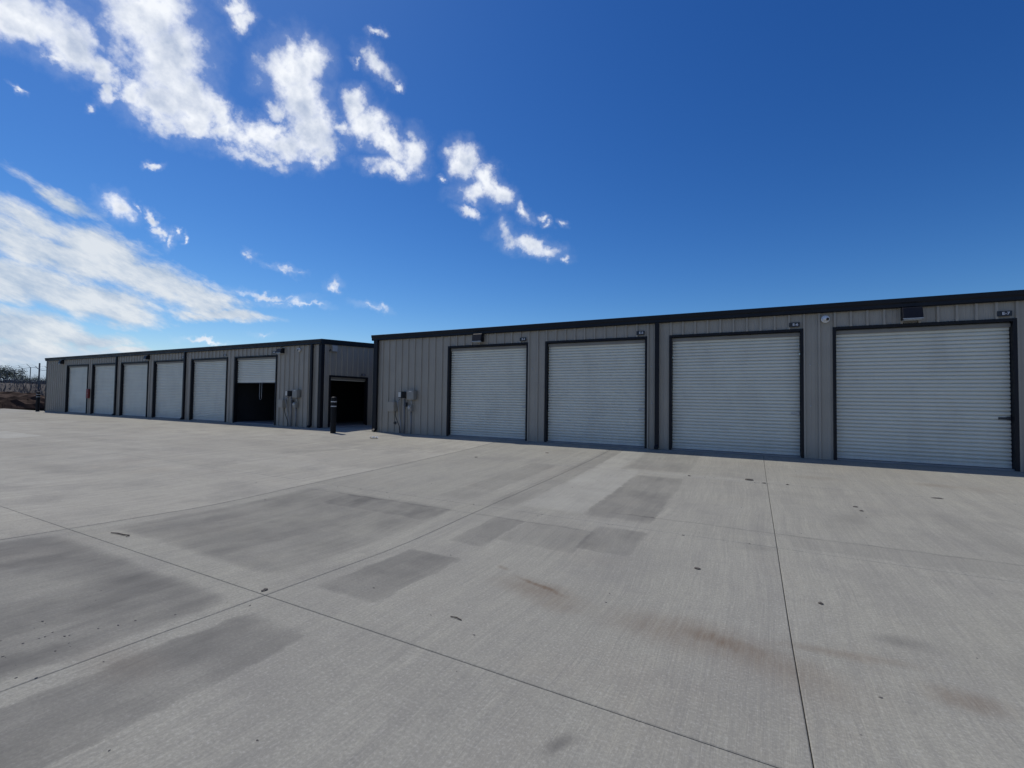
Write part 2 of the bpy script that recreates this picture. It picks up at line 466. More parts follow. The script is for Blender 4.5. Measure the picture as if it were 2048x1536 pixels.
def concrete_material():
    m, t, b = material('broomed_concrete')
    g = nd(t, 'ShaderNodeNewGeometry')
    pos = g.outputs['Position']
    flat = vm(t, 'MULTIPLY', pos, (1, 1, 0))
    sep = nd(t, 'ShaderNodeSeparateXYZ'); lk(t, pos, sep)
    px, py = sep.outputs[0], sep.outputs[1]
    # base tone: cloudy, with a browner old pour past the thick joint
    big = noise(t, flat, .22, 5, .6)
    mid = noise(t, flat, 1.1, 6, .65)
    fine = noise(t, flat, 55.0, 4, .7)
    grain = noise(t, flat, 260.0, 2, .6)
    base = mixc(t, rng(t, big, .32, .68, 0, 1), (.262, .258, .226), (.326, .322, .286))
    old = rng(t, px, 1.63, 1.67, 1, 0)
    oldc = mixc(t, rng(t, noise(t, mapping(t, flat, scale=(.22, 1.0, 1)), .55, 6, .65), .33, .67, 0, 1), (.310, .298, .258), (.430, .418, .375))
    base = mixc(t, mth(t, 'MULTIPLY', old, .9), base, oldc)
    base = mixc(t, rng(t, mid, .35, .75, 0, .35), base, (.215, .212, .209))
    blot = noise(t, vm(t, 'ADD', flat, (13.7, 5.1, 0)), .75, 7, .68)
    base = mixc(t, rng(t, blot, .50, .68, 0, .60), base, (.190, .186, .176))
    tan = noise(t, vm(t, 'ADD', flat, (3.3, 45.1, 0)), .42, 6, .66)
    base = mixc(t, rng(t, tan, .55, .75, 0, .40), base, (.250, .216, .180))
    mot = noise(t, flat, 9.0, 6, .72)
    base = mixc(t, rng(t, mot, .5, .72, 0, .34), base, (.165, .163, .155))
    base = mixc(t, rng(t, mot, .30, .45, .28, 0), base, (.370, .370, .355))
    # slab to slab difference
    oi = nd(t, 'ShaderNodeObjectInfo')
    base = mixc(t, mth(t, 'MULTIPLY', oi.outputs['Random'], .16), base, (.20, .199, .197))
    # broom marks run across the yard, towards the doors
    wob = vm(t, 'ADD', flat, vm(t, 'SCALE', vm(t, 'SUBTRACT', noise(t, flat, .5, 2, .5, color=True), (.5, .5, .5)), scale=.25))
    br1 = noise(t, mapping(t, wob, scale=(38, .9, 1)), 1.0, 4, .65)
    br2 = noise(t, mapping(t, wob, scale=(120, 3.0, 1)), 1.0, 3, .6)
    br3 = noise(t, mapping(t, wob, scale=(5, .18, 1)), 1.0, 4, .6)
    broom = mth(t, 'ADD', mth(t, 'MULTIPLY', br1, .5), mth(t, 'ADD', mth(t, 'MULTIPLY', br2, .3), mth(t, 'MULTIPLY', br3, .35)))
    base = mixc(t, rng(t, broom, .42, .72, 0, .62), base, (.165, .163, .160))
    base = mixc(t, rng(t, fine, .48, .70, 0, .50), base, (.155, .152, .149))
    base = mixc(t, rng(t, fine, .30, .46, .38, 0), base, (.40, .398, .395))
    # stains: warped coordinates
    wp = vm(t, 'ADD', flat, vm(t, 'SCALE', vm(t, 'SUBTRACT', noise(t, flat, 2.2, 4, .6, color=True), (.5, .5, .5)), scale=.16))

    wr = vm(t, 'ADD', flat, vm(t, 'SCALE', vm(t, 'SUBTRACT', noise(t, flat, 2.4, 7, .72, color=True), (.5, .5, .5)), scale=.20))

    def rect(x0, x1, y0, y1, s, soft=.5, rot=0.0, vec=None):
        q = mapping(t, vec or wr, ((x0 + x1) / 2, (y0 + y1) / 2, 0), R(rot), ((x1 - x0) / 2, (y1 - y0) / 2, 1), 'TEXTURE')
        q2 = vm(t, 'MULTIPLY', q, q)
        q4 = vm(t, 'MULTIPLY', q2, q2)
        q8 = vm(t, 'MULTIPLY', q4, q4)
        return rng(t, vm(t, 'DOT_PRODUCT', q8, q8), (1 - soft) ** 8, 1 + soft, s, 0, 'SMOOTHSTEP')

    def spot(x, y, a, bb, s, rot=0.0, hard=.0):
        q = mapping(t, wp, (x, y, 0), R(rot), (a, bb, 1), 'TEXTURE')
        return rng(t, vm(t, 'LENGTH', q), hard, 1.0, s, 0, 'SMOOTHSTEP')

    def total(lst):
        acc = lst[0]
        for v in lst[1:]:
            acc = mth(t, 'ADD', acc, v)
        return acc
    dark = total([
        rect(1.80, 5.12, -14.0, -10.78, .90, .85), rect(5.42, 6.10, -14.2, -10.86, .80, .6), rect(1.95, 4.92, -10.3, -7.5, .60, .85),
        rect(5.42, 6.07, -10.28, -9.05, .62, .5), rect(2.9, 4.9, -8.15, -7.55, .38, .4), rect(4.20, 4.80, -7.0, -3.4, .30, .7),
        rect(5.14, 5.60, -7.15, -.5, .36, .3), rect(6.60, 7.52, -6.95, -3.7, .55, .5), rect(6.95, 7.55, -8.2, -7.33, .58, .4),
        rect(6.08, 7.0, -8.38, -7.55, .36, .4), rect(5.60, 6.06, -8.65, -7.58, .52, .5), rect(6.2, 7.52, -3.08, -.4, .42, .4),
        rect(-34.4, 17.6, -.10, .10, .45, .8),
        rect(6.9, 12.3, -6.66, -6.62, .40, .4), rect(1.8, 6.9, -7.62, -7.58, .35, .4), rect(9.0, 12.3, -7.1, -6.6, .20, .5),
        spot(9.8, -5.5, .35, 1.1, .35, -25), spot(11.0, -5.6, .45, 1.5, .40, 10), spot(9.55, -8.9, .3, .14, .5, 5),
        spot(8.7, -7.3, .26, .2, .4), spot(-2.0, -4.5, .3, .9, .5, -30), spot(-1.5, -3.9, .2, .5, .45, -30), spot(7.87, -10.95, .07, .16, .75, -20),
        spot(10.6, -9.0, 1.3, .5, .22), spot(9.2, -4.2, .9, .35, .2), spot(-6.0, -6.6, 2.6, .25, .25), spot(-9.5, -6.0, 3.5, .4, .25), spot(-4.5, -8.8, 2.6, .5, .3),
    ])
    dmod = mth(t, 'MULTIPLY', dark, rng(t, noise(t, mapping(t, wob, scale=(3.0, .8, 1)), 1.0, 5, .6), .25, .75, .40, 1.25))
    dmod = mth(t, 'MULTIPLY', dmod, rng(t, noise(t, vm(t, 'ADD', flat, (7.9, 2.2, 0)), 1.0, 5, .6), .34, .58, .40, 1.0))
    base = mixc(t, dmod, base, (.098, .097, .096))
    light = total([rect(5.64, 6.60, -6.9, -3.2, .40, .6), rect(5.6, 6.15, -3.3, -.4, .32, .6), rect(-17.0, -13.3, -7.3, -6.3, .7, .4), spot(7.8, -3.35, 1.9, .25, .35),
                   spot(6.9, -7.2, .8, .25, .3)])
    base = mixc(t, mth(t, 'MULTIPLY', light, rng(t, mid, .3, .6, 1.0, .4)), base, (.352, .354, .340))
    rust = total([spot(7.05, -9.38, .62, .27, .60, -12), spot(7.02, -9.29, .40, .045, .75, -20), spot(6.55, -9.06, .14, .05, .6, -30), spot(7.3, -9.6, .3, .16, .35),
                  spot(8.2, -9.52, .80, .42, .58), spot(8.45, -9.50, .34, .15, .55, -15), spot(9.15, -9.28, .6, .10, .50, 8), spot(8.75, -9.62, .45, .3, .35), spot(9.0, -9.75, .5, .35, .25),
                  spot(9.68, -9.53, .30, .19, .65), spot(11.45, -2.3, .5, .28, .45), spot(9.7, -2.45, .7, .3, .25), spot(12.0, -2.4, .6, .5, .2), spot(5.45, -11.6, .5, .25, .25)])
    rmod = mth(t, 'MULTIPLY', rust, rng(t, noise(t, mapping(t, wob, scale=(26, 3.2, 1)), 1.0, 5, .7), .3, .7, .45, 1.15))
    base = mixc(t, rmod, base, (.140, .112, .090))
    # scattered drips and specks
    vo = nd(t, 'ShaderNodeTexVoronoi'); vo.inputs['Scale'].default_value = 2.3
    t.links.new(wp, vo.inputs['Vector'])
    vs_ = nd(t, 'ShaderNodeSeparateColor'); t.links.new(vo.outputs['Color'], vs_.inputs[0])
    rad = mth(t, 'MULTIPLY', mth(t, 'POWER', vs_.outputs[0], 3.0), .085)
    sp = mth(t, 'LESS_THAN', mth(t, 'MULTIPLY', vo.outputs['Distance'], 1.0), rad)
    sp = mth(t, 'MULTIPLY', sp, mth(t, 'GREATER_THAN', vs_.outputs[1], .80))
    base = mixc(t, mth(t, 'MULTIPLY', sp, .40), base, (.12, .11, .10))
    base = vm(t, 'MULTIPLY', base, (1.24, 1.215, 1.115))
    t.links.new(base, b.inputs['Base Color'])
    b.inputs['Specular IOR Level'].default_value = .12
    t.links.new(rng(t, dmod, 0, 1, .95, .90), b.inputs['Roughness'])
    bp = nd(t, 'ShaderNodeBump'); bp.inputs['Strength'].default_value = .55; bp.inputs['Distance'].default_value = .004
    hh = mth(t, 'ADD', mth(t, 'MULTIPLY', br2, 1.0), mth(t, 'ADD', mth(t, 'MULTIPLY', fine, .8), mth(t, 'MULTIPLY', grain, .4)))
    t.links.new(hh, bp.inputs['Height'])
    t.links.new(bp.outputs[0], b.inputs['Normal'])
    return m
M['concrete'] = concrete_material()

# ------------------------------------------------------------------ ground, embankment, pavement
GY = (40, 0, -2.2, -4.5, -7.2, -9, -10.6, -12, -14, -60)
GZ = (-.02, -.02, -.13, -.21, -.27, -.33, -.28, -.235, -.2, -.2)

def _lin(y):
    for i in range(len(GY) - 1):
        if GY[i] >= y >= GY[i + 1]:
            k = (GY[i] - y) / (GY[i] - GY[i + 1])
            return GZ[i] + (GZ[i + 1] - GZ[i]) * k
    return GZ[-1] if y < 0 else GZ[0]

def yard_z(y):
    """height of the concrete yard: it falls from the doors to a shallow swale and rises again"""
    if y >= 0:
        return -.02
    return sum(_lin(min(0, y + d)) for d in (-.4, -.2, 0, .2, .4)) / 5

def sstep(a, b, v):
    k = max(0, min(1, (v - a) / (b - a)))
    return k * k * (3 - 2 * k)

XW = -42.2      # west end of the concrete

def land_z(x, y):
    bank = 1.9 * sstep(-45.5, -54.0, x) + .25 * math.sin(x * .21 + y * .13) * sstep(-46, -52, x)
    base = -.55 + (.50) * sstep(XW + 1.0, XW - .6, x)
    return base + bank

def build_ground():
    mb = MB()
    xs = [-4000, -1500, -600, -300, -200] + [-160 + 4 * i for i in range(27)] + [-54.5 + .8 * i for i in range(17)] + [-40, -30, -10, 10, 30, 60, 200, 800, 4000]
    ys = [-4000, -1500, -500, -200, -100, -60] + [-48 + 3 * i for i in range(36)] + [70, 100, 200, 500, 1500, 4000]
    xs = sorted(set(xs)); n = len(ys)
    for x in xs:
        for y in ys:
            mb.v.append((x, y, land_z(x, y)))
    for i in range(len(xs) - 1):
        for j in range(n - 1):
            mb.f.append((i * n + j, (i + 1) * n + j, (i + 1) * n + j + 1, i * n + j + 1)); mb.m.append(0)
    return tag(mb.build('ground', M['soil'], smooth=True, fix=False), kind='structure')
build_ground()

XJ = [XW, -34.9, -27.6, -20.3, -13.0, -5.7, 1.65, 5.25, 8.88, 12.40, 16.05, 19.7, 23.35, 30.0]
YJ = [0.0, -3.42, -7.2, -10.6, -14.25, -17.9, -25.0, -32.0]
GAP = .0055

def slab_mesh(x0, x1, y0, y1):
    """one concrete slab between its saw cuts; edges slightly rounded off"""
    mb = MB()
    ny = max(2, int((y1 - y0) / .42))
    e = .005
    ys = [y0, y0 + e] + [y0 + (y1 - y0) * k / ny for k in range(1, ny)] + [y1 - e, y1]
    xs = [x0, x0 + e, x1 - e, x1]
    for j, y in enumerate(ys):
        for i, x in enumerate(xs):
            drop = .0035 if (i in (0, 3) or j in (0, len(ys) - 1)) else 0
            mb.v.append((x, y, yard_z(y) - drop))
    nx = 4
    for j in range(len(ys) - 1):
        for i in range(nx - 1):
            a = j * nx + i
            mb.f.append((a, a + 1, a + nx + 1, a + nx)); mb.m.append(0)
    ring = [i for i in range(nx)] + [j * nx + nx - 1 for j in range(1, len(ys))] + \
           [(len(ys) - 1) * nx + i for i in reversed(range(nx - 1))] + [j * nx for j in reversed(range(1, len(ys) - 1))]
    k = len(mb.v)
    for r_ in ring:
        x, y, z = mb.v[r_]
        mb.v.append((x, y, z - .09))
    for a in range(len(ring)):
        c = (a + 1) % len(ring)
        mb.f.append((ring[c], ring[a], k + a, k + c)); mb.m.append(0)
    return mb

def build_pavement():
    bed = MB()
    ys = sorted([0.0, -32.0] + [-.4 * i for i in range(1, 80)])
    for y in ys:
        for x in (XW, 30.0):
            bed.v.append((x, y, yard_z(y) - .030))
    for j in range(len(ys) - 1):
        bed.f.append((2 * j, 2 * j + 1, 2 * j + 3, 2 * j + 2)); bed.m.append(0)
    pav = tag(bed.build('pavement', M['mud'], fix=False), kind='structure')
    g = GAP / 2
    for i in range(len(XJ) - 1):
        for j in range(len(YJ) - 1):
            x0, x1 = XJ[i] + g, XJ[i + 1] - g
            if XJ[i] == 1.65: x0 += .012           # the thicker construction joint
            y1, y0 = YJ[j] - g, YJ[j + 1] + g
            if j == 0: y1 = YJ[0] - .002
            slab_mesh(x0, x1, y0, y1).build('concrete_slab', M['concrete'], pav)
    for k in range(4):                              # passage between the two buildings
        slab_mesh(-7.02, -4.10, .003 + 3 * k, 3.0 * (k + 1) - .008).build('concrete_slab', M['concrete'], pav)
    return pav
build_pavement()

# ------------------------------------------------------------------ storage buildings
EAVE = 3.62
DOOR_W, DOOR_H = 3.08, 3.07
RIB = .3048
SLOPE = .046
DEPTH = 12.0
RECESS = .13

def rib_profile(a, b, off=0.0):
    """sheet-metal outline between a and b: (along, outwards)"""
    pts = [(a, 0.0)]
    k = math.floor((a - off) / RIB) - 1
    while off + k * RIB < b + RIB:
        c = off + k * RIB
        for dx, h in ((-.036, 0), (-.020, .042), (.020, .042), (.036, 0), (.112, 0), (.122, .004), (.140, .004), (.150, 0), (.190, 0), (.200, .004), (.218, .004), (.228, 0)):
            pts.append((c + dx, h))
        k += 1
    out = [p for p in pts[1:] if a < p[0] < b]
    def at(x):
        full = pts[1:]
        for i in range(len(full) - 1):
            if full[i][0] <= x <= full[i + 1][0]:
                w = (x - full[i][0]) / max(1e-9, full[i + 1][0] - full[i][0])
                return full[i][1] + (full[i + 1][1] - full[i][1]) * w
        return 0
    return [(a, at(a))] + out + [(b, at(b))]

def sheet(a, b, z0, ztop, place, parent, off, name='wall_panel', push=0.0, mat='wall'):
    mb = MB()
    pr = rib_profile(a, b, off)
    for (u, o) in pr:
        mb.v.append(place(u, o + push, z0)); mb.v.append(place(u, o + push, ztop(u)))
    for i in range(len(pr) - 1):
        mb.f.append((2 * i, 2 * i + 2, 2 * i + 3, 2 * i + 1)); mb.m.append(0)
    return mb.build(name, M[mat], parent)

def cuts(a, b, off, step=3 * RIB):
    k = math.ceil((a - off - .15) / step)
    xs = [a]
    while off + k * step + RIB / 2 < b - .05:
        x = off + k * step + RIB / 2
        if x > xs[-1] + .05: xs.append(x)
        k += 1
    return xs + [b]

def wall_run(a, b, z0, ztop, place, parent, off, mat='wall'):
    xs = cuts(a, b, off)
    for i in range(len(xs) - 1):
        sheet(xs[i], xs[i + 1], z0, ztop, place, parent, off, push=.0018 * (i % 2), mat=mat)

def frame_mesh(w, h, tw, place, d0, d1, sill=-.02):
    """door surround: two jambs and a head, one bent strip of trim"""
    mb = MB()
    outer = [(0, sill), (0, h), (w, h), (w, sill)]
    inner = [(tw, sill), (tw, h - tw), (w - tw, h - tw), (w - tw, sill)]
    for a, b in ((0, 1), (1, 2), (2, 3)):
        for (p, q, da, db) in ((outer, inner, d0, d0), (inner, inner, d0, d1), (outer, outer, d1, d0), (inner, outer, d1, d1)):
            mb.quad(place(p[a][0], da, p[a][1]), place(p[b][0], da, p[b][1]), place(q[b][0], db, q[b][1]), place(q[a][0], db, q[a][1]))
    for k in (0, 3):
        mb.quad(place(*_p(outer[k], d0)), place(*_p(inner[k], d0)), place(*_p(inner[k], d1)), place(*_p(outer[k], d1)))
    return mb

def _p(pt, d):
    return pt[0], d, pt[1]

SLAT = .0835
_slats = {}
def slat_mesh(w, place_key, place):
    key = (round(w, 3), place_key)
    if key not in _slats:
        mb = MB()
        prof = [(.000, .000), (.0015, .010), (.008, .0185), (.024, .0225), (.044, .0215), (.0590, .018), (.0630, .004), (.0655, -.016), (.0765, -.016), (.0805, -.006), (SLAT, .000)]
        for z, o in prof:
            mb.v.append(place(0, o, z)); mb.v.append(place(w, o, z))
        for i in range(len(prof) - 1):
            mb.f.append((2 * i, 2 * i + 1, 2 * i + 3, 2 * i + 2)); mb.m.append(0)
        _slats[key] = mb.mesh('slat', M['door'])
    return _slats[key]

def roll_door(parent, u0, w, h, place, key, bottom=0.015, label=None, latch=None):
    """roll-up door in its frame.  place(u, outwards, z) maps to the building"""
    tw = .062
    P = lambda u, o, z: place(u0 + u, o, z)
    frame_mesh(w, h, tw, P, .044, -RECESS).build('door_frame', M['black'], parent)
    # the header seal strip is the door part that carries its slats
    hd = MB()
    z1, z0 = h - tw - .004, h - tw - .105
    sec = [(-.128, z0), (-.060, z0), (-.052, z0 + .012), (-.052, z1 - .02), (-.07, z1), (-.128, z1)]
    hd.prism(sec, lambda t, o, z: P(t, o, z), tw + .003, w - tw - .003)
    door = hd.build('roll_up_door', M['header'], parent)
    if label: door['label'] = label
    me = slat_mesh(w - 2 * tw - .02, key, lambda u, o, z: tuple(a - b for a, b in zip(place(u, o, z), place(0, 0, 0))))
    z = bottom + .075
    base = place(u0 + tw + .010, -RECESS + .018, 0)
    while z < z1 - .03:
        link_copy(me, 'slat', door, (base[0], base[1], base[2] + z))
        z += SLAT
    bb = MB()
    bb.prism([(-.140, bottom), (-.095, bottom), (-.095, bottom + .03), (-.108, bottom + .045), (-.108, bottom + .076), (-.140, bottom + .076)], lambda t, o, z: P(t, o, z), tw + .006, w - tw - .006)
    bb.build('bottom_bar', M['door'], door)
    sl = MB()
    sl.prism([(-.135, bottom - .034), (-.100, bottom - .034), (-.100, bottom), (-.135, bottom)], lambda t, o, z: P(t, o, z), tw + .008, w - tw - .008)
    sl.build('rubber_seal', M['cable'], door)
    if latch:
        lm = MB()
        lx = w - tw
        for (a, b, o0, o1, za, zb) in ((lx - .20, lx - .035, -.105, -.086, 1.005, 1.055), (lx - .075, lx - .02, -.090, -.062, .995, 1.065)):
            lm.prism([(a, za), (b, za), (b, zb), (a, zb)], lambda t, u, z: P(u, t, z), o0, o1)
        lo = lm.build('latch', M[latch], door, bevel=.004)
        if latch == 'boxdark': lo['label'] = 'dark sliding latch with padlock'
    return door

def gutter_profile(z):
    return [(.03, z - .205), (.085, z - .205), (.105, z - .19), (.105, z - .12), (.128, z - .09), (.134, z - .03), (.134, z), (.118, z + .004), (.112, z - .012), (.03, z - .012)]

def building(name, label, xl, xr, doors, group=None):
    root = empty(name, (0, 0, 0))
    tag(root, label, 'building')
    front = lambda u, o, z: (u, -o, z)
    off = xl + .10
    top = lambda u: EAVE - .10
    spans = []
    cur = xl
    for (u0, w, h) in doors:
        wall_run(cur, u0, -.03, top, front, root, off)
        wall_run(u0, u0 + w, h, top, front, root, off)
        cur = u0 + w
    wall_run(cur, xr, -.03, top, front, root, off)
    rz = lambda y: EAVE - .10 + SLOPE * (y if y < DEPTH / 2 else DEPTH - y)
    return root, rz

def shell(root, xl, xr, rz, end_doors=()):
    """gable walls, rear wall, roof, eaves gutter, corner trim"""
    for side, x in ((-1, xl), (1, xr)):
        place = (lambda u, o, z, x=x, s=side: (x + s * o, u, z))
        cur = 0.0
        if side == 1:
            for (u0, w, h) in end_doors:
                wall_run(cur, u0, -.03, rz, place, root, .15)
                wall_run(u0, u0 + w, h, rz, place, root, .15)
                cur = u0 + w
        mat = 'wallbouncecut' if side == -1 else 'wall'  # unseen gables darkened so less sunlight bounces across the passage
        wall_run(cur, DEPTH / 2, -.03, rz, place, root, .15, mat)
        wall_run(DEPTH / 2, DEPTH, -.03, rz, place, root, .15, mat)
        # rake trim along the gable
        for y0, y1 in ((-.105, DEPTH / 2), (DEPTH / 2, DEPTH + .1)):
            mb = MB()
            for y in (y0, y1):
                z = rz(max(0, min(DEPTH, y))) + .10
                xa, xb = x + side * .046, x + side * .082
                mb.v += [(xa, y, z - .20), (xb, y, z - .20), (xb + side * .02, y, z - .02), (xb + side * .02, y, z + .008), (xa, y, z + .008)]
            for i in range(5):
                mb.f.append((i, (i + 1) % 5, 5 + (i + 1) % 5, 5 + i)); mb.m.append(0)
            mb.f += [(4, 3, 2, 1, 0), (5, 6, 7, 8, 9)]; mb.m += [0, 0]
            mb.build('rake_trim', M['gutter'], root)
        # corner trim: an L of folded sheet
        for y, s2 in ((0.0, -1), (DEPTH, 1)):
            mb = MB()
            o1, o2, t = .045, .110, .001
            L = [(x - side * o2, y + s2 * o1), (x + side * o1, y + s2 * o1), (x + side * o1, y - s2 * o2), (x + side * (o1 - .003), y - s2 * o2), (x + side * (o1 - .003), y + s2 * (o1 - .003)), (x - side * o2, y + s2 * (o1 - .003))]
            mb.prism(L, lambda tt, p, q: (p, q, tt), -.03, EAVE - .2)
            mb.build('corner_trim', M['black'], root)
    rear = lambda u, o, z: (u, DEPTH + o, z)
    sheet(xl, xr, -.03, lambda u: EAVE - .1, rear, root, .15, name='rear_wall')
    for y0, y1 in ((-.02, DEPTH / 2), (DEPTH / 2, DEPTH + .02)):
        mb = MB()
        za, zb = rz(max(0, y0)) + .06, rz(min(DEPTH, y1)) + .06
        if y0 >= DEPTH / 2 - .01: za, zb = rz(DEPTH / 2) + .06, rz(DEPTH) + .06
        for y, z in ((y0, za), (y1, zb)):
            for x in (xl - .03, xr + .03):
                mb.v += [(x, y, z), (x, y, z + .03)]
        mb.f += [(0, 4, 6, 2), (1, 3, 7, 5), (0, 2, 3, 1), (4, 5, 7, 6), (0, 1, 5, 4), (2, 6, 7, 3)]; mb.m += [0] * 6
        mb.build('roof', M['roof'], root)
    gm = MB()
    gm.prism(gutter_profile(EAVE), lambda t, o, z: (t, -o, z), xl - .10, xr + .10)
    gm.build('gutter', M['gutter'], root, bevel=.006)

def downspout(root, x, w=.105):
    mb = MB()
    mb.box((x - w / 2, -.126, .10), (x + w / 2, -.046, EAVE - .20))
    mb.prism([(-.046, .10), (-.126, .10), (-.21, .03), (-.21, -.012), (-.16, -.012), (-.046, .02)], lambda t, y, z: (t, y, z), x - w / 2 + .001, x + w / 2 - .001)
    return mb.build('downspout', M['black'], root)

PITCH = 3.66
E_DOORS = [(-.666 + PITCH * i, DOOR_W, DOOR_H) for i in range(4)]
EL, ER = -4.07, 17.6
east, rz = building('storage_building', 'grey ribbed metal storage building with four closed white roll-up doors', EL, ER, E_DOORS)
shell(east, EL, ER, rz)
fr = lambda u, o, z: (u, -o, z)
for i, (u0, w, h) in enumerate(E_DOORS):
    roll_door(east, u0, w, h, fr, 'f', latch='galv' if i < 3 else 'boxdark')
downspout(east, 6.345)
downspout(east, -3.905)
for x, z in ((6.185, 2.23), (6.20, 1.21), (9.865, 2.195), (9.87, 1.217), (2.555, 2.227)):
    mb = MB(); mb.lathe([(.020, 0), (.020, .006), (.011, .010), (.011, .026), (.004, .030)], (x, -.003, z), 10, 'y')
    mb.build('bolt', M['galv'], east)

LL, LR = -34.42, -7.03
XL6 = -12.9076
L_DOORS = [(XL6 - PITCH * (5 - i), DOOR_W, DOOR_H) for i in range(6)]
ALLEY = [(.40, 2.16, 2.165)]
west, rz = building('storage_building', 'long grey storage building with its end door half raised', LL, LR, L_DOORS)
shell(west, LL, LR, rz, ALLEY)
for i, (u0, w, h) in enumerate(L_DOORS):
    roll_door(west, u0, w, h, fr, 'f', bottom=.015 if i < 5 else 1.86, label='half raised white roll-up door' if i == 5 else None, latch='galv' if i < 5 else None)
for x in (-24.32, -17.06, -7.51):
    downspout(west, x, .115)
# the small door in the gable stands open: only its header and rolled curtain edge show
en = lambda u, o, z: (LR + o, u, z)
u0, w, h = ALLEY[0]
frame_mesh(w, h, .062, lambda u, o, z: en(u0 + u, o, z), .044, -RECESS).build('door_frame', M['black'], west)
mb = MB()
mb.prism([(-.128, h - .17), (-.07, h - .17), (-.06, h - .15), (-.06, h - .075), (-.128, h - .07)], lambda t, o, z: en(u0 + t, o, z), .066, w - .066)
gd = mb.build('roll_up_door', M['header'], west); gd['label'] = 'fully raised door in the gable wall'
mb = MB()
mb.prism([(-.140, h - .20), (-.095, h - .20), (-.095, h - .172), (-.140, h - .172)], lambda t, o, z: en(u0 + t, o, z), .066, w - .066)
mb.build('bottom_bar', M['door'], gd)
# interior of the two open units
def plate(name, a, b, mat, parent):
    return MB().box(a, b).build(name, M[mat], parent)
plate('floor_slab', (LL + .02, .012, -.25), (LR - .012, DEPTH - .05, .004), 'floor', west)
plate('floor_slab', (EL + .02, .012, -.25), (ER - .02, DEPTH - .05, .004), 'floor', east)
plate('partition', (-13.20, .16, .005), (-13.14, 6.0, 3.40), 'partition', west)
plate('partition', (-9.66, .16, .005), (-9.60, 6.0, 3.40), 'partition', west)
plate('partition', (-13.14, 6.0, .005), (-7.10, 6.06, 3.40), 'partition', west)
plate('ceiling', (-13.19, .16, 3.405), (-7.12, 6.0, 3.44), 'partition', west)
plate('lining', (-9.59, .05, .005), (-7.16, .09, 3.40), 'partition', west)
# hand chain of the half raised door
def chain(x, y, z1, z0):
    c = tag(empty('door_chain', (x, y, z0)), 'pull chain hanging in a loop below the half raised door', 'chain')
    r_ = .018
    for s in (-1, 1):
        for k in range(int((z1 - z0) / .045)):
            mb = MB(); z = .03 + k * .045
            w2 = .075
            mb.tube([(s * w2 + .010 * math.cos(a) * (k % 2), .010 * math.cos(a) * (1 - k % 2), z + .028 * math.sin(a)) for a in [i * math.pi / 4 for i in range(9)]], .0045, 5)
            mb.build('chain_link', M['galv'], c, fix=False)
    mb = MB(); mb.tube([(.075 * math.cos(a), 0, .03 + .075 * math.sin(a)) for a in [math.pi + i * math.pi / 8 for i in range(9)]], .006, 6)
    mb.build('chain_bend', M['galv'], c, fix=False)
    return c
chain(-11.08, .09, 1.86, 1.13)

# ------------------------------------------------------------------ unit signs
def text_mesh(body, size, mat, bold=.0):
    cu = bpy.data.curves.new('lettering', 'FONT')
    cu.body = body; cu.size = size; cu.extrude = .0012; cu.offset = bold
    cu.align_x = 'CENTER'; cu.align_y = 'CENTER'
    o = bpy.data.objects.new('tmp', cu); COL.objects.link(o)
    dg = bpy.context.evaluated_depsgraph_get(); dg.update()
    me = bpy.data.meshes.new_from_object(o.evaluated_get(dg))
    bpy.data.objects.remove(o)
    me.name = 'lettering'
    me.materials.clear(); me.materials.append(M[mat])
    return me

def sign(x, z, label, text=None, w=.225, h=.108, place=None, rz_=0.0, y=-.043):
    s = empty('unit_sign', (x, y, z) if place is None else place, rz_)
    tag(s, label, 'sign', 'unit number signs above the doors')
    MB().box((-w / 2, -.010, -h / 2), (w / 2, 0, h / 2)).build('plate', M['signblack'], s, bevel=.003)
    if text:
        t = link_copy(text_mesh(text, .078, 'signwhite', .0016), 'lettering', s, (.018, -.0125, 0))
        t.rotation_euler = (math.pi / 2, 0, 0)
        t.scale = (1.12, 1, 1)
    else:
        for dx, w2 in ((-.035, .03), (.035, .034)):
            MB().box((dx - w2 / 2, -.0125, -.026), (dx + w2 / 2, -.0102, .026)).build('faded_character', M['signwhite'], s)
    return s
for i, n in enumerate('4567'):
    sign(2.23 + PITCH * i - .0, 3.172, f'small black sign with white lettering E-{n} above a closed door', f'E-{n}')
sign(-13.67, 3.175, 'tiny black sign above the closed door next to the half raised one')
sign(-10.02, 3.18, 'tiny black sign above the half raised door')
sign(-17.33, 3.175, 'tiny black sign over the door just past the downspout, two from the half raised door')
sign(0, 0, 'tiny black sign above the dark doorway in the gable wall', place=(LR + .043, 2.26, 2.265), rz_=math.pi / 2)

# ------------------------------------------------------------------ wall lights
def wall_light(x, z, label, w=.34, h=.27, place=None, rz_=0.0):
    r_ = empty('wall_light', (x, -.043, z) if place is None else place, rz_)
    tag(r_, label, 'lamp', 'black wall lights under the eaves')
    d = .22
    mb = MB()
    sec = [(0, -h / 2), (0, h / 2), (-d * .55, h / 2), (-d * .72, h / 2 - .02), (-d, -h / 2 + .035), (-d, -h / 2)]
    mb.prism(sec, lambda t, y, zz: (t, y, zz), -w / 2, w / 2)
    mb.build('housing', M['black'], r_, bevel=.008)
    MB().box((-w / 2 + .02, -d + .015, -h / 2 - .022), (w / 2 - .02, -.05, -h / 2 - .001)).build('lamp_lens', M['glasslens'], r_, bevel=.004)
    MB().box((-w / 2 - .002, -d - .004, -h / 2 - .001), (w / 2 + .002, -d + .012, -h / 2 + .018)).build('visor_lip', M['galv'], r_)
    return r_
wall_light(.62, 3.285, 'black box wall light above the closed door signed E-4')
wall_light(11.72, 3.270, 'black box wall light above the closed door signed E-7')
wall_light(-9.45, 3.225, 'black wall light beside the half raised door', w=.30, h=.22)
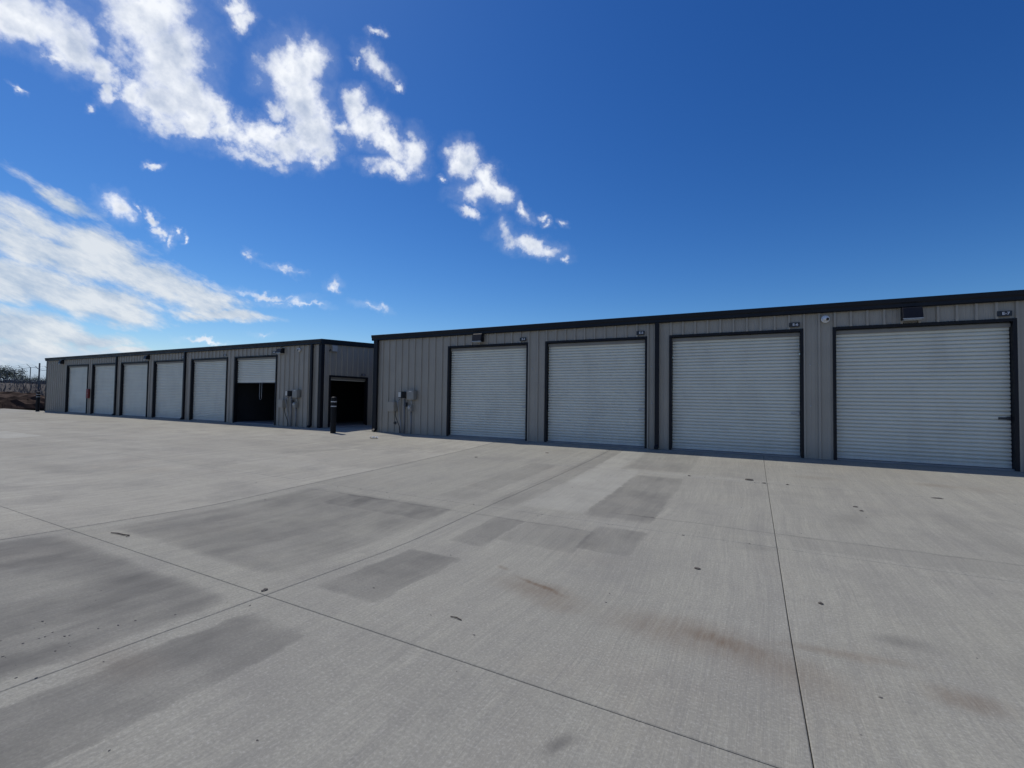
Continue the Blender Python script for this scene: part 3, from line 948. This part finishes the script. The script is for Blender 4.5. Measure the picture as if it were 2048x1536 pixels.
wall_light(-20.75, 3.27, 'black wall light midway along the long building, seen edge on', w=.26, h=.22)
wall_light(-31.75, 3.29, 'black wall light nearest the far end of the long building', w=.26, h=.26)

def security_camera(x, z, label, r0=.075):
    c = tag(empty('security_camera', (x, -.043, z)), label, 'camera', 'white dome cameras under the eaves')
    MB().lathe([(r0, 0), (r0 + .006, .012), (r0 + .004, .030), (r0 * .8, .040)], (0, 0, 0), 24, 'y').build('base', M['white'], c, smooth=False)
    ball = MB()
    n = 10
    prof = [(max(.002, r0 * .72 * math.sin(math.pi * (k + .3) / (n + .6))), .040 + r0 * .62 - r0 * .72 * math.cos(math.pi * (k + .3) / (n + .6))) for k in range(n + 1)]
    ball.lathe(prof, (0, 0, 0), 24, 'y').build('ball', M['white'], c, smooth=True)
    le = MB().lathe([(r0 * .42, 0), (r0 * .42, .014), (r0 * .30, .018)], (0, 0, 0), 18, 'y').build('lens', M['lens'], c, (r0 * .34, -.040 - r0 * 1.05, -r0 * .18))
    le.rotation_euler = (R(12), 0, R(28))
    return c
security_camera(10.169, 3.262, 'white dome security camera between the doors signed E-6 and E-7', .080)
security_camera(-8.34, 3.225, 'small white dome security camera above the wall boxes of the long building', .07)

def flood(place):
    f = tag(empty('flood_light', place), 'pale square flood light box high on the gable wall', 'lamp')
    MB().box((0, -.15, -.14), (.09, .15, .14)).build('housing', M['boxgrey'], f, bevel=.01)
    MB().box((.091, -.125, -.115), (.097, .125, .115)).build('lens', M['glasslens'], f)
    MB().tube([(.02, -.16, -.05), (.05, -.22, -.09), (.05, -.24, -.14)], .02, 8).build('bracket', M['boxdark'], f)
    return f
flood((LR + .043, .56, 3.29))

# ------------------------------------------------------------------ electrical boxes
def box_thing(name, label, x, z, w, h, d, mat, door_mat=None, lab=None, group='electrical boxes on the walls', cat='box', off=.043):
    b = tag(empty(name, (x, -off, z)), label, cat, group)
    MB().box((-w / 2, -d, -h / 2), (w / 2, 0, h / 2)).build('housing', M[mat], b, bevel=.008)
    MB().box((-w / 2 + .012, -d - .010, -h / 2 + .012), (w / 2 - .012, -d - .001, h / 2 - .012)).build('cover', M[door_mat or mat], b, bevel=.004)
    if lab:
        lx, lz, lw, lh = lab
        MB().box((lx - lw / 2, -d - .0135, lz - lh / 2), (lx + lw / 2, -d - .0105, lz + lh / 2)).build('sticker', M['label'], b)
    return b

def pipe(name, label, pts, r_, mat, cat='conduit', group='conduits on the walls'):
    x, y, z = pts[-1]
    o = MB().tube([(p[0] - x, p[1] - y, p[2] - z) for p in pts], r_, 10).build(name, M[mat], None, (x, y, z), smooth=True)
    return tag(o, label, cat, group)

def box_group(x, side, where):
    """meter, breaker box, disconnect and their conduits; x is the middle of the group"""
    box_thing('breaker_box', f'grey breaker box, highest of the boxes {where}', x + .40, 1.37, .31, .34, .17, 'boxgrey', lab=(0, .125, .11, .035))
    box_thing('switch_box', f'dark switch box with pale sticker {where}', x - .02, 1.37, .15, .24, .24, 'boxdark', lab=(-.005, .01, .115, .19))
    box_thing('cable_enclosure', f'wide shallow enclosure lowest in the group {where}', x - .47, .94, .30, .36, .20, 'wall', 'wall')
    mt = box_thing('meter_box', f'small grey meter box with dial {where}', x + .34, .89, .17, .23, .13, 'boxgrey')
    MB().lathe([(.058, 0), (.058, .03), (.045, .045)], (0, -.140, .03), 18, 'y').build('dial', M['glasslens'], mt)
    box_thing('junction_box', f'narrow dark junction box below the switch box {where}', x + .10, 1.02, .09, .16, .08, 'boxdark')
    pipe('conduit', f'thick grey conduit running down from the switch box {where}', [(x + .02, -.07, 1.24), (x + .02, -.07, .6), (x + .02, -.07, -.02)], .030, 'conduit')
    pipe('conduit', f'grey conduit running down below the meter box {where}', [(x + .34, -.075, .77), (x + .34, -.075, .3), (x + .34, -.075, -.02)], .026, 'conduit')
    pipe('conduit', f'short conduit between breaker box and meter box {where}', [(x + .36, -.085, 1.19), (x + .36, -.085, 1.01)], .022, 'cablelight')
    pipe('cable', f'pale flexible cable curving to the ground {where}', [(x - .20, -.06, 1.22), (x - .20, -.20, 1.13), (x - .19, -.15, .9), (x - .20, -.10, .62), (x - .15, -.075, .40), (x - .13, -.07, .2), (x - .125, -.07, -.02)], .014, 'cablelight', 'cable', None)
    pipe('cable', f'black cable sagging below the wide enclosure {where}', [(x - .36, -.12, .76), (x - .35, -.12, .60), (x - .26, -.09, .36), (x - .19, -.08, .22), (x - .17, -.07, -.02)], .013, 'cable', 'cable', None)
box_group(-2.54, 1, 'beside the door signed E-4')
box_group(-8.75, 1, 'beside the half raised door')
cl = MB().lathe([(.055, 0), (.055, .012), (.03, .02), (.03, .05), (.04, .052), (.04, .064)], (0, 0, 0), 16, 'y').build('wall_tap', M['boxdark'], None, (-2.99, -.002, .335))
tag(cl, 'small round dark tap low on the ribbed wall below the boxes', 'tap')

# red cabinet
rc = tag(empty('wall_cabinet', (-27.83, -.043, 1.23)), 'red box mounted on the pier between two white doors', 'cabinet')
MB().box((-.15, -.09, -.29), (.15, 0, .29)).build('housing', M['red'], rc, bevel=.012)
MB().box((-.13, -.100, -.27), (.13, -.091, .27)).build('door', M['red'], rc, bevel=.004)
MB().box((.08, -.118, -.03), (.10, -.1005, .05)).build('handle', M['galv'], rc)

# ------------------------------------------------------------------ bollards
def bollard(x, y, z, label, h=1.34):
    b = tag(empty('bollard', (x, y, z)), label, 'bollard', 'black bollards at the building corners')
    MB().lathe([(.098, 0), (.098, h - .05)], (0, 0, 0), 28).build('post', M['bollard'], b)
    dome = [(.101 * math.cos(a), h - .05 + .05 * math.sin(a)) for a in [i * math.pi / 2 / 6 for i in range(6)]] + [(.006, h)]
    MB().lathe(dome, (0, 0, 0), 28).build('cap', M['bollard'], b, smooth=True)
    for zz in (h - .185, h - .355):
        MB().lathe([(.100, zz - .017), (.1015, zz - .015), (.1015, zz + .015), (.100, zz + .017)], (0, 0, 0), 28).build('reflective_band', M['band'], b)
    return b
bollard(-5.06, -1.03, yard_z(-1.03), 'black bollard with pale bands in front of the dark gable doorway')
bollard(-34.75, -.30, yard_z(-.30), 'black bollard at the far corner of the long building')

# ------------------------------------------------------------------ litter on the concrete
def lump(name, label, x, y, sx, sy, sz, mat, cat, group=None, seed=1):
    r_ = random.Random(seed)
    bm = bmesh.new()
    bmesh.ops.create_icosphere(bm, subdivisions=2, radius=1.0)
    for v in bm.verts:
        k = 1 + r_.uniform(-.28, .28)
        v.co = Vector((v.co.x * sx * k, v.co.y * sy * k, max(-.3, v.co.z) * sz * k))
    me = bpy.data.meshes.new(name); bm.to_mesh(me); bm.free()
    me.materials.append(M[mat])
    o = bpy.data.objects.new(name, me); COL.objects.link(o)
    o.location = (x, y, yard_z(y) + sz * .25)
    return tag(o, label, cat, group)

def scrap(x, y):
    mb = MB(); n = 5; r_ = random.Random(3)
    for i in range(n):
        for j in range(n):
            mb.v.append(((i / 4 - .5) * .24 + r_.uniform(-.02, .02), (j / 4 - .5) * .15 + r_.uniform(-.02, .02), .012 + r_.random() * .06))
    for i in range(n - 1):
        for j in range(n - 1):
            a = i * n + j
            mb.f.append((a, a + n, a + n + 1, a + 1)); mb.m.append(0)
    o = mb.build('paper_scrap', M['paper'], None, (x, y, yard_z(y)), fix=False)
    o.rotation_euler = (0, 0, .5)
    s = o.modifiers.new('thick', 'SOLIDIFY'); s.thickness = .003
    return tag(o, 'crumpled white scrap of paper lying near the passage between the buildings', 'litter')
scrap(-2.49, -1.58)
lump('mud_clod', 'biggest dark clod of dried mud lying beside the joint before door E-6', 8.59, -3.27, .075, .03, .022, 'clod', 'clod', 'mud clods on the concrete', 2)
CL = [(7.55, -3.36, .03, .018, 'small flat mud clod on the joint, nearest the sharp dark patch'), (8.83, -3.45, .035, .015, 'flat mud crumb at the crossing of two joints before door E-6'),
      (9.2, -3.40, .025, .014, 'mud crumb just past the joint crossing before door E-6'), (11.2, -3.46, .07, .014, 'long flat mud crumb on the joint before door E-7'),
      (8.18, -8.20, .030, .018, 'dark mud clod lying alone on the pale middle slab'), (9.13, -8.49, .018, .014, 'round dark clod lying alone past the long joint'),
      (3.9, -1.9, .05, .03, 'dark crumb near the door signed E-5'), (2.6, -3.3, .04, .03, 'small dark crumb on the slab before door E-4'), (9.97, -4.67, .03, .018, 'small clod on the slab before door E-7'),
      (10.0, -4.9, .025, .02, 'smaller of two clods close together before door E-7'), (5.16, -10.55, .016, .03, 'little dark clod by the nearest crossing of joints')]
for k, (x, y, a, b_, lab) in enumerate(CL):
    lump('mud_clod', lab, x, y, a, b_, .012, 'clod', 'clod', 'mud clods on the concrete', 10 + k)
tw = MB().tube([(-.16, -.02, .008), (-.06, .0, .012), (.06, .012, .010), (.14, .03, .012), (.165, -.01, .010)], [.004, .006, .006, .005, .003], 6)
tag(tw.build('twig', M['twig'], None, (2.41, -10.41, yard_z(-10.41))), 'bent dark twig lying alone beside the long joint', 'twig')
tw = MB().tube([(-.05, 0, .006), (0, .004, .009), (.05, -.006, .006)], [.003, .004, .003], 6)
tag(tw.build('twig', M['twig'], None, (6.76, -10.16, yard_z(-10.16))), 'short dark twig on the pale slab near the rust stain', 'twig')

def pebbles():
    r_ = random.Random(21)
    mb = MB()
    def one(x, y, s):
        k = len(mb.v); z = yard_z(y)
        n = 5; ph = r_.random() * 6
        e = r_.uniform(.6, 1.5)
        for ring, (rr, hh) in enumerate(((1, 0), (.85, .5), (.35, .75))):
            for j in range(n):
                w = ph + 2 * math.pi * j / n + ring * .4
                mb.v.append((x + s * rr * math.cos(w) * e, y + s * rr * math.sin(w) / e, z + s * hh * .8))
        for ring in range(2):
            for j in range(n):
                q = (j + 1) % n
                mb.f.append((k + ring * n + j, k + ring * n + q, k + (ring + 1) * n + q, k + (ring + 1) * n + j)); mb.m.append(0)
        mb.f.append(tuple(k + 2 * n + j for j in range(n))); mb.m.append(0)
    for _ in range(240):
        x, y = r_.uniform(-4, 13), r_.uniform(-12.2, -.4)
        one(x, y, .003 + .007 * r_.random() ** 3)
    for _ in range(60):                       # crumbs caught along the joints and by the doors
        x = r_.uniform(2, 13)
        y = r_.choice((-3.42, -7.2, -.25, -.5)) + r_.gauss(0, .05)
        one(x, y, .004 + .008 * r_.random())
    for _ in range(30):
        one(r_.gauss(4.75, .3), r_.gauss(-11.7, .2), .003 + .006 * r_.random())
    o = mb.build('pebbles', M['pebble'], fix=False)
    return tag(o, 'fine grit and pebbles scattered over the concrete', 'grit', kind='stuff')
pebbles()

# ------------------------------------------------------------------ far end: brush pile, bank, fence, trees
def land(x, y):
    return land_z(x, y)

def brush_pile():
    root = tag(empty('brush_pile', (-45.5, 1.0, land(-45.5, 1.0))), 'low heap of brown soil and cut brushwood at the end of the yard', 'pile')
    r_ = random.Random(5)
    mb = MB(); nx, ny = 26, 26
    hx, hy = 3.3, 5.2
    for i in range(nx):
        for j in range(ny):
            u, v = i / (nx - 1) * 2 - 1, j / (ny - 1) * 2 - 1
            e = max(0, 1 - u * u) * max(0, 1 - v * v)
            h = 1.25 * e ** .6 * (.7 + .3 * math.sin(v * 4 + 1.2)) + (r_.uniform(-.16, .18) if e > 0 else 0)
            mb.v.append((u * hx, v * hy, max(-.05, h)))
    for i in range(nx - 1):
        for j in range(ny - 1):
            a = i * ny + j
            mb.f.append((a, a + ny, a + ny + 1, a + 1)); mb.m.append(0)
    mb.build('soil_heap', M['pile'], root, fix=False)
    sp = MB()
    for _ in range(2200):
        u, v = r_.uniform(-.95, .95), r_.uniform(-.95, .95)
        e = max(0, 1 - u * u) * max(0, 1 - v * v)
        p = Vector((u * hx, v * hy, 1.0 * e ** .7 * (.7 + .3 * math.sin(v * 4 + 1.2))))
        d = Vector((r_.uniform(-1, 1), r_.uniform(-1, 1), r_.uniform(-.1, .55))).normalized() * r_.uniform(.12, .6)
        w = Vector((0, 0, 1)).cross(d).normalized() * r_.uniform(.012, .035)
        sp.quad(p - d * .4 - w, p - d * .4 + w, p + d * .6 + w * .4, p + d * .6 - w * .4)
    tag(sp.build('brushwood', M['pile'], root, fix=False), kind='stuff')
    for k in range(9):
        u, v = r_.uniform(-.5, .6), r_.uniform(-.8, .7)
        e = max(0, 1 - u * u) * max(0, 1 - v * v)
        p = Vector((u * hx, v * hy, 1.0 * e ** .7 * .9))
        d = Vector((r_.uniform(-1, 1), r_.uniform(-1, 1), r_.uniform(.1, .5))).normalized()
        MB().tube([p - d * .5, p + Vector((.05, .05, .08)), p + d * r_.uniform(.6, 1.1)], [.035, .03, .012], 6).build('branch', M['bark'], root)
    return root
brush_pile()

def brush():
    """dry weeds and scrub on the bank: nobody could count it"""
    r_ = random.Random(9)
    mb = MB()
    for _ in range(26000):
        x = -44.6 - 28 * r_.random() ** 1.3
        y = r_.uniform(-30, 26)
        h = r_.uniform(.18, .60) * (.75 + .35 * (math.sin(x * .9 + y * .6) * .5 + .5))
        a = r_.random() * math.pi
        w = r_.uniform(.015, .04)
        z = land(x, y) - .03
        lx, ly = r_.uniform(-.3, .3) * h, r_.uniform(-.3, .3) * h
        c, s = math.cos(a) * w, math.sin(a) * w
        mb.quad((x - c, y - s, z), (x + c, y + s, z), (x + lx + c * .5, y + ly + s * .5, z + h), (x + lx - c * .5, y + ly - s * .5, z + h * .9))
    o = mb.build('dry_brush', M['brush'], fix=False)
    return tag(o, 'grey-brown dry weeds covering the bank below the fence', 'brush', kind='stuff')
brush()

def fence():
    root = tag(empty('chain_link_fence', (-46.0, 4.25, land(-46, 4.25))), 'chain-link fence with barbed wire running along the weedy bank', 'fence')
    ox, oy, oz = root.location
    dx, dy = -.9965, .0835
    def at(s):
        x, y = -46.0 + dx * s, 4.25 + dy * s
        return x, y, land(x, y)
    H = 1.62
    span = 3.1
    for k in range(9):
        x, y, z = at(k * span)
        thick = k == 2
        top = z + H + (.75 if thick else 0) + .1
        zt = max(z + H, 3.35)
        r_ = .062 if thick else .034
        MB().tube([(x - ox, y - oy, z - oz - .1), (x - ox, y - oy, zt - oz + (.62 if thick else 0))], r_, 8).build('post', M['steelpost'], root)
        a0 = Vector((x - ox, y - oy, zt - oz - .02))
        MB().tube([a0, a0 + Vector((.10, -.32, .32))], .016, 6).build('barb_arm', M['steelpost'], root)
    n = 8
    for q, (oy2, oz2) in enumerate(((0, 0), (-.16, .16), (-.31, .31))):
        pts = []
        for k in range(n * 3 + 1):
            x, y, z = at(k * span / 3)
            zt = max(z + H, 3.35)
            pts.append((x - ox, y - oy + oy2, zt - oz + oz2 - (.015 if k % 3 else 0)))
        MB().tube(pts, .020 if q == 0 else .006, 6).build('top_rail' if q == 0 else 'barbed_wire', M['steelpost'] if q == 0 else M['wire'], root, fix=False)
    # diamond mesh
    wm = MB()
    st = .16
    L = n * span
    k = 0
    s = 0.0
    while s < L:
        for sg in (1, -1):
            x, y, z = at(s)
            h = 2.35
            s2 = s + sg * 1.15
            if 0 <= s2 <= L:
                x2, y2, z2 = at(s2)
                zb = max(z + H, 3.35) - h; zt = max(z2 + H, 3.35)
                p, q = Vector((x - ox, y - oy, zb - oz)), Vector((x2 - ox, y2 - oy, zt - oz))
                wv = Vector((0, 0, .0028))
                wm.quad(p - wv, q - wv, q + wv, p + wv)
        s += st
    tag(wm.build('wire_mesh', M['wire'], root, fix=False), kind='stuff')
    return root
fence()

def tree(name, label, x, y, height, width, leaf, seed, spread=False, leaves=2400, group='trees beyond the fence'):
    r_ = random.Random(seed)
    z0 = land(x, y)
    root = tag(empty(name, (x, y, z0)), label, 'tree' if spread or height > 3.4 else 'shrub', group)
    tr = MB()
    fork = height * (.45 if spread else .22)
    top = Vector((r_.uniform(-.2, .2), r_.uniform(-.2, .2), fork))
    tr.tube([(0, 0, -.2), (top.x * .4, top.y * .4, fork * .5), top], [.030 * height, .024 * height, .019 * height], 8)
    tr.build('trunk', M['bark'], root, smooth=True)
    clumps = []
    nl = 9 if spread else 7
    for k in range(nl):
        a = 2 * math.pi * k / nl + r_.uniform(-.3, .3)
        rr = width * .5 * r_.uniform(.45, .95)
        e = Vector((math.cos(a) * rr, math.sin(a) * rr, height * (r_.uniform(.62, .88) if spread else r_.uniform(.35, .85))))
        midp = top.lerp(e, .5) + Vector((0, 0, height * .05))
        MB().tube([top, midp, e], [.012 * height, .008 * height, .003 * height], 6).build('limb', M['bark'], root, smooth=True)
        clumps.append((e, width * r_.uniform(.13, .22)))
        clumps.append((midp + Vector((r_.uniform(-.4, .4), r_.uniform(-.4, .4), r_.uniform(.2, .6))), width * r_.uniform(.10, .18)))
    for _ in range(5):
        clumps.append((Vector((r_.gauss(0, .16) * width, r_.gauss(0, .16) * width, height * r_.uniform(.72, .95))), width * r_.uniform(.12, .2)))
    cr = MB()
    for _ in range(leaves):
        c, rad = r_.choice(clumps)
        d = Vector((r_.gauss(0, 1), r_.gauss(0, 1), r_.gauss(0, .65)))
        p = c + d.normalized() * rad * r_.random() ** .45 * Vector((1, 1, .7)).length / 1.57
        s = height * r_.uniform(.012, .026)
        n = Vector((r_.gauss(0, 1), r_.gauss(0, 1), r_.gauss(.5, 1))).normalized()
        u = n.orthogonal().normalized() * s
        v = n.cross(u).normalized() * s * .7
        cr.quad(p - u, p - v, p + u, p + v)
    tag(cr.build('crown', M[leaf], root, fix=False))
    return root
tree('spreading_tree', 'flat-topped spreading tree rising highest beyond the fence', -150.8, 27.4, 5.3, 9.0, 'leaf_dark', 1, True, 3600)
tree('spreading_tree', 'paler spreading tree just behind the tallest one', -163.5, 29.0, 4.8, 8.0, 'leaf_mid', 2, True)
tree('bushy_tree', 'round dark bushy tree standing by itself near the fence middle', -160.4, 33.6, 3.7, 6.0, 'leaf_dark', 3)
tree('bushy_tree', 'low bushy tree next to the far corner of the long building', -150.3, 34.0, 3.1, 6.0, 'leaf_dark', 4)
tree('bushy_tree', 'pale bushy tree between the spreading tree and the round one', -177.6, 36.6, 3.7, 8.0, 'leaf_mid', 5)
tree('bushy_tree', 'pale bushy tree behind the thick fence post', -176.5, 41.5, 3.7, 8.0, 'leaf_mid', 6)
tree('low_shrub', 'low green shrub in front of the bushy trees by the thick post', -139.0, 30.6, 2.7, 5.0, 'leaf_mid', 7)
tree('low_shrub', 'low green shrub below the spreading tree', -139.0, 25.0, 2.6, 6.0, 'leaf_mid', 8)
tree('low_shrub', 'low dark shrub partly hidden behind the long building corner', -136.0, 32.8, 2.6, 5.0, 'leaf_dark', 9)

def far_wood():
    """belt of trees along the horizon on the other sides"""
    r_ = random.Random(31)
    mb = MB()
    for _ in range(9000):
        a = r_.uniform(R(95), R(372))          # compass round the site, away from the trees built above
        rr = r_.uniform(280, 420)
        x, y = math.cos(a) * rr, math.sin(a) * rr
        if x < -100 and -60 < y < 110 and False:
            continue
        h = r_.random() * (5 + 2.5 * math.sin(a * 17) + 1.5 * math.sin(a * 41))
        p = Vector((x, y, land(x, y) + h))
        n = Vector((r_.gauss(0, 1), r_.gauss(0, 1), r_.gauss(.3, 1))).normalized()
        u = n.orthogonal().normalized() * r_.uniform(.5, 1.2)
        v = n.cross(u.normalized()) * r_.uniform(.4, .9)
        mb.quad(p - u, p - v, p + u, p + v)
    o = mb.build('far_wood', M['leaf_dark'], fix=False)
    return tag(o, 'distant belt of dark trees along the horizon', 'wood', kind='stuff')
far_wood()

def car(x, y, rz_):
    z = land(x, y)
    c = tag(empty('parked_car', (x, y, z), rz_), 'far-off white car whose roof shows above the dry weeds', 'car')
    body = MB()
    sec = [(-2.2, .35), (-2.25, .75), (-2.1, .92), (-.9, 1.0), (1.2, 1.0), (2.1, .88), (2.25, .7), (2.2, .35)]
    body.prism(sec, lambda t, p, q: (p, t, q), -.88, .88)
    body.build('body', M['carpaint'], c, bevel=.06)
    cab = MB()
    for yy, k in ((-.80, 0), (.80, 0)):
        pass
    base = [(-1.55, -.80, .99), (1.0, -.80, .99), (1.0, .80, .99), (-1.55, .80, .99)]
    topv = [(-1.15, -.66, 1.52), (.35, -.66, 1.54), (.35, .66, 1.54), (-1.15, .66, 1.52)]
    k = 0
    cab.v += base + topv
    cab.f += [(0, 1, 5, 4), (1, 2, 6, 5), (2, 3, 7, 6), (3, 0, 4, 7)]; cab.m += [0] * 4
    cab.build('window_band', M['glass'], c)
    MB().box((-1.2, -.68, 1.521), (.4, .68, 1.60)).build('roof', M['carpaint'], c, bevel=.03)
    for wx in (-1.35, 1.4):
        for wy in (-.80, .80):
            w = MB().lathe([(.30, -.1), (.33, -.07), (.33, .07), (.30, .1)], (0, 0, 0), 16).build('wheel', M['tyre'], c, (wx, wy, .33))
            w.rotation_euler = (math.pi / 2, 0, 0)
    return c
car(-127.8, 22.8, 1.2)
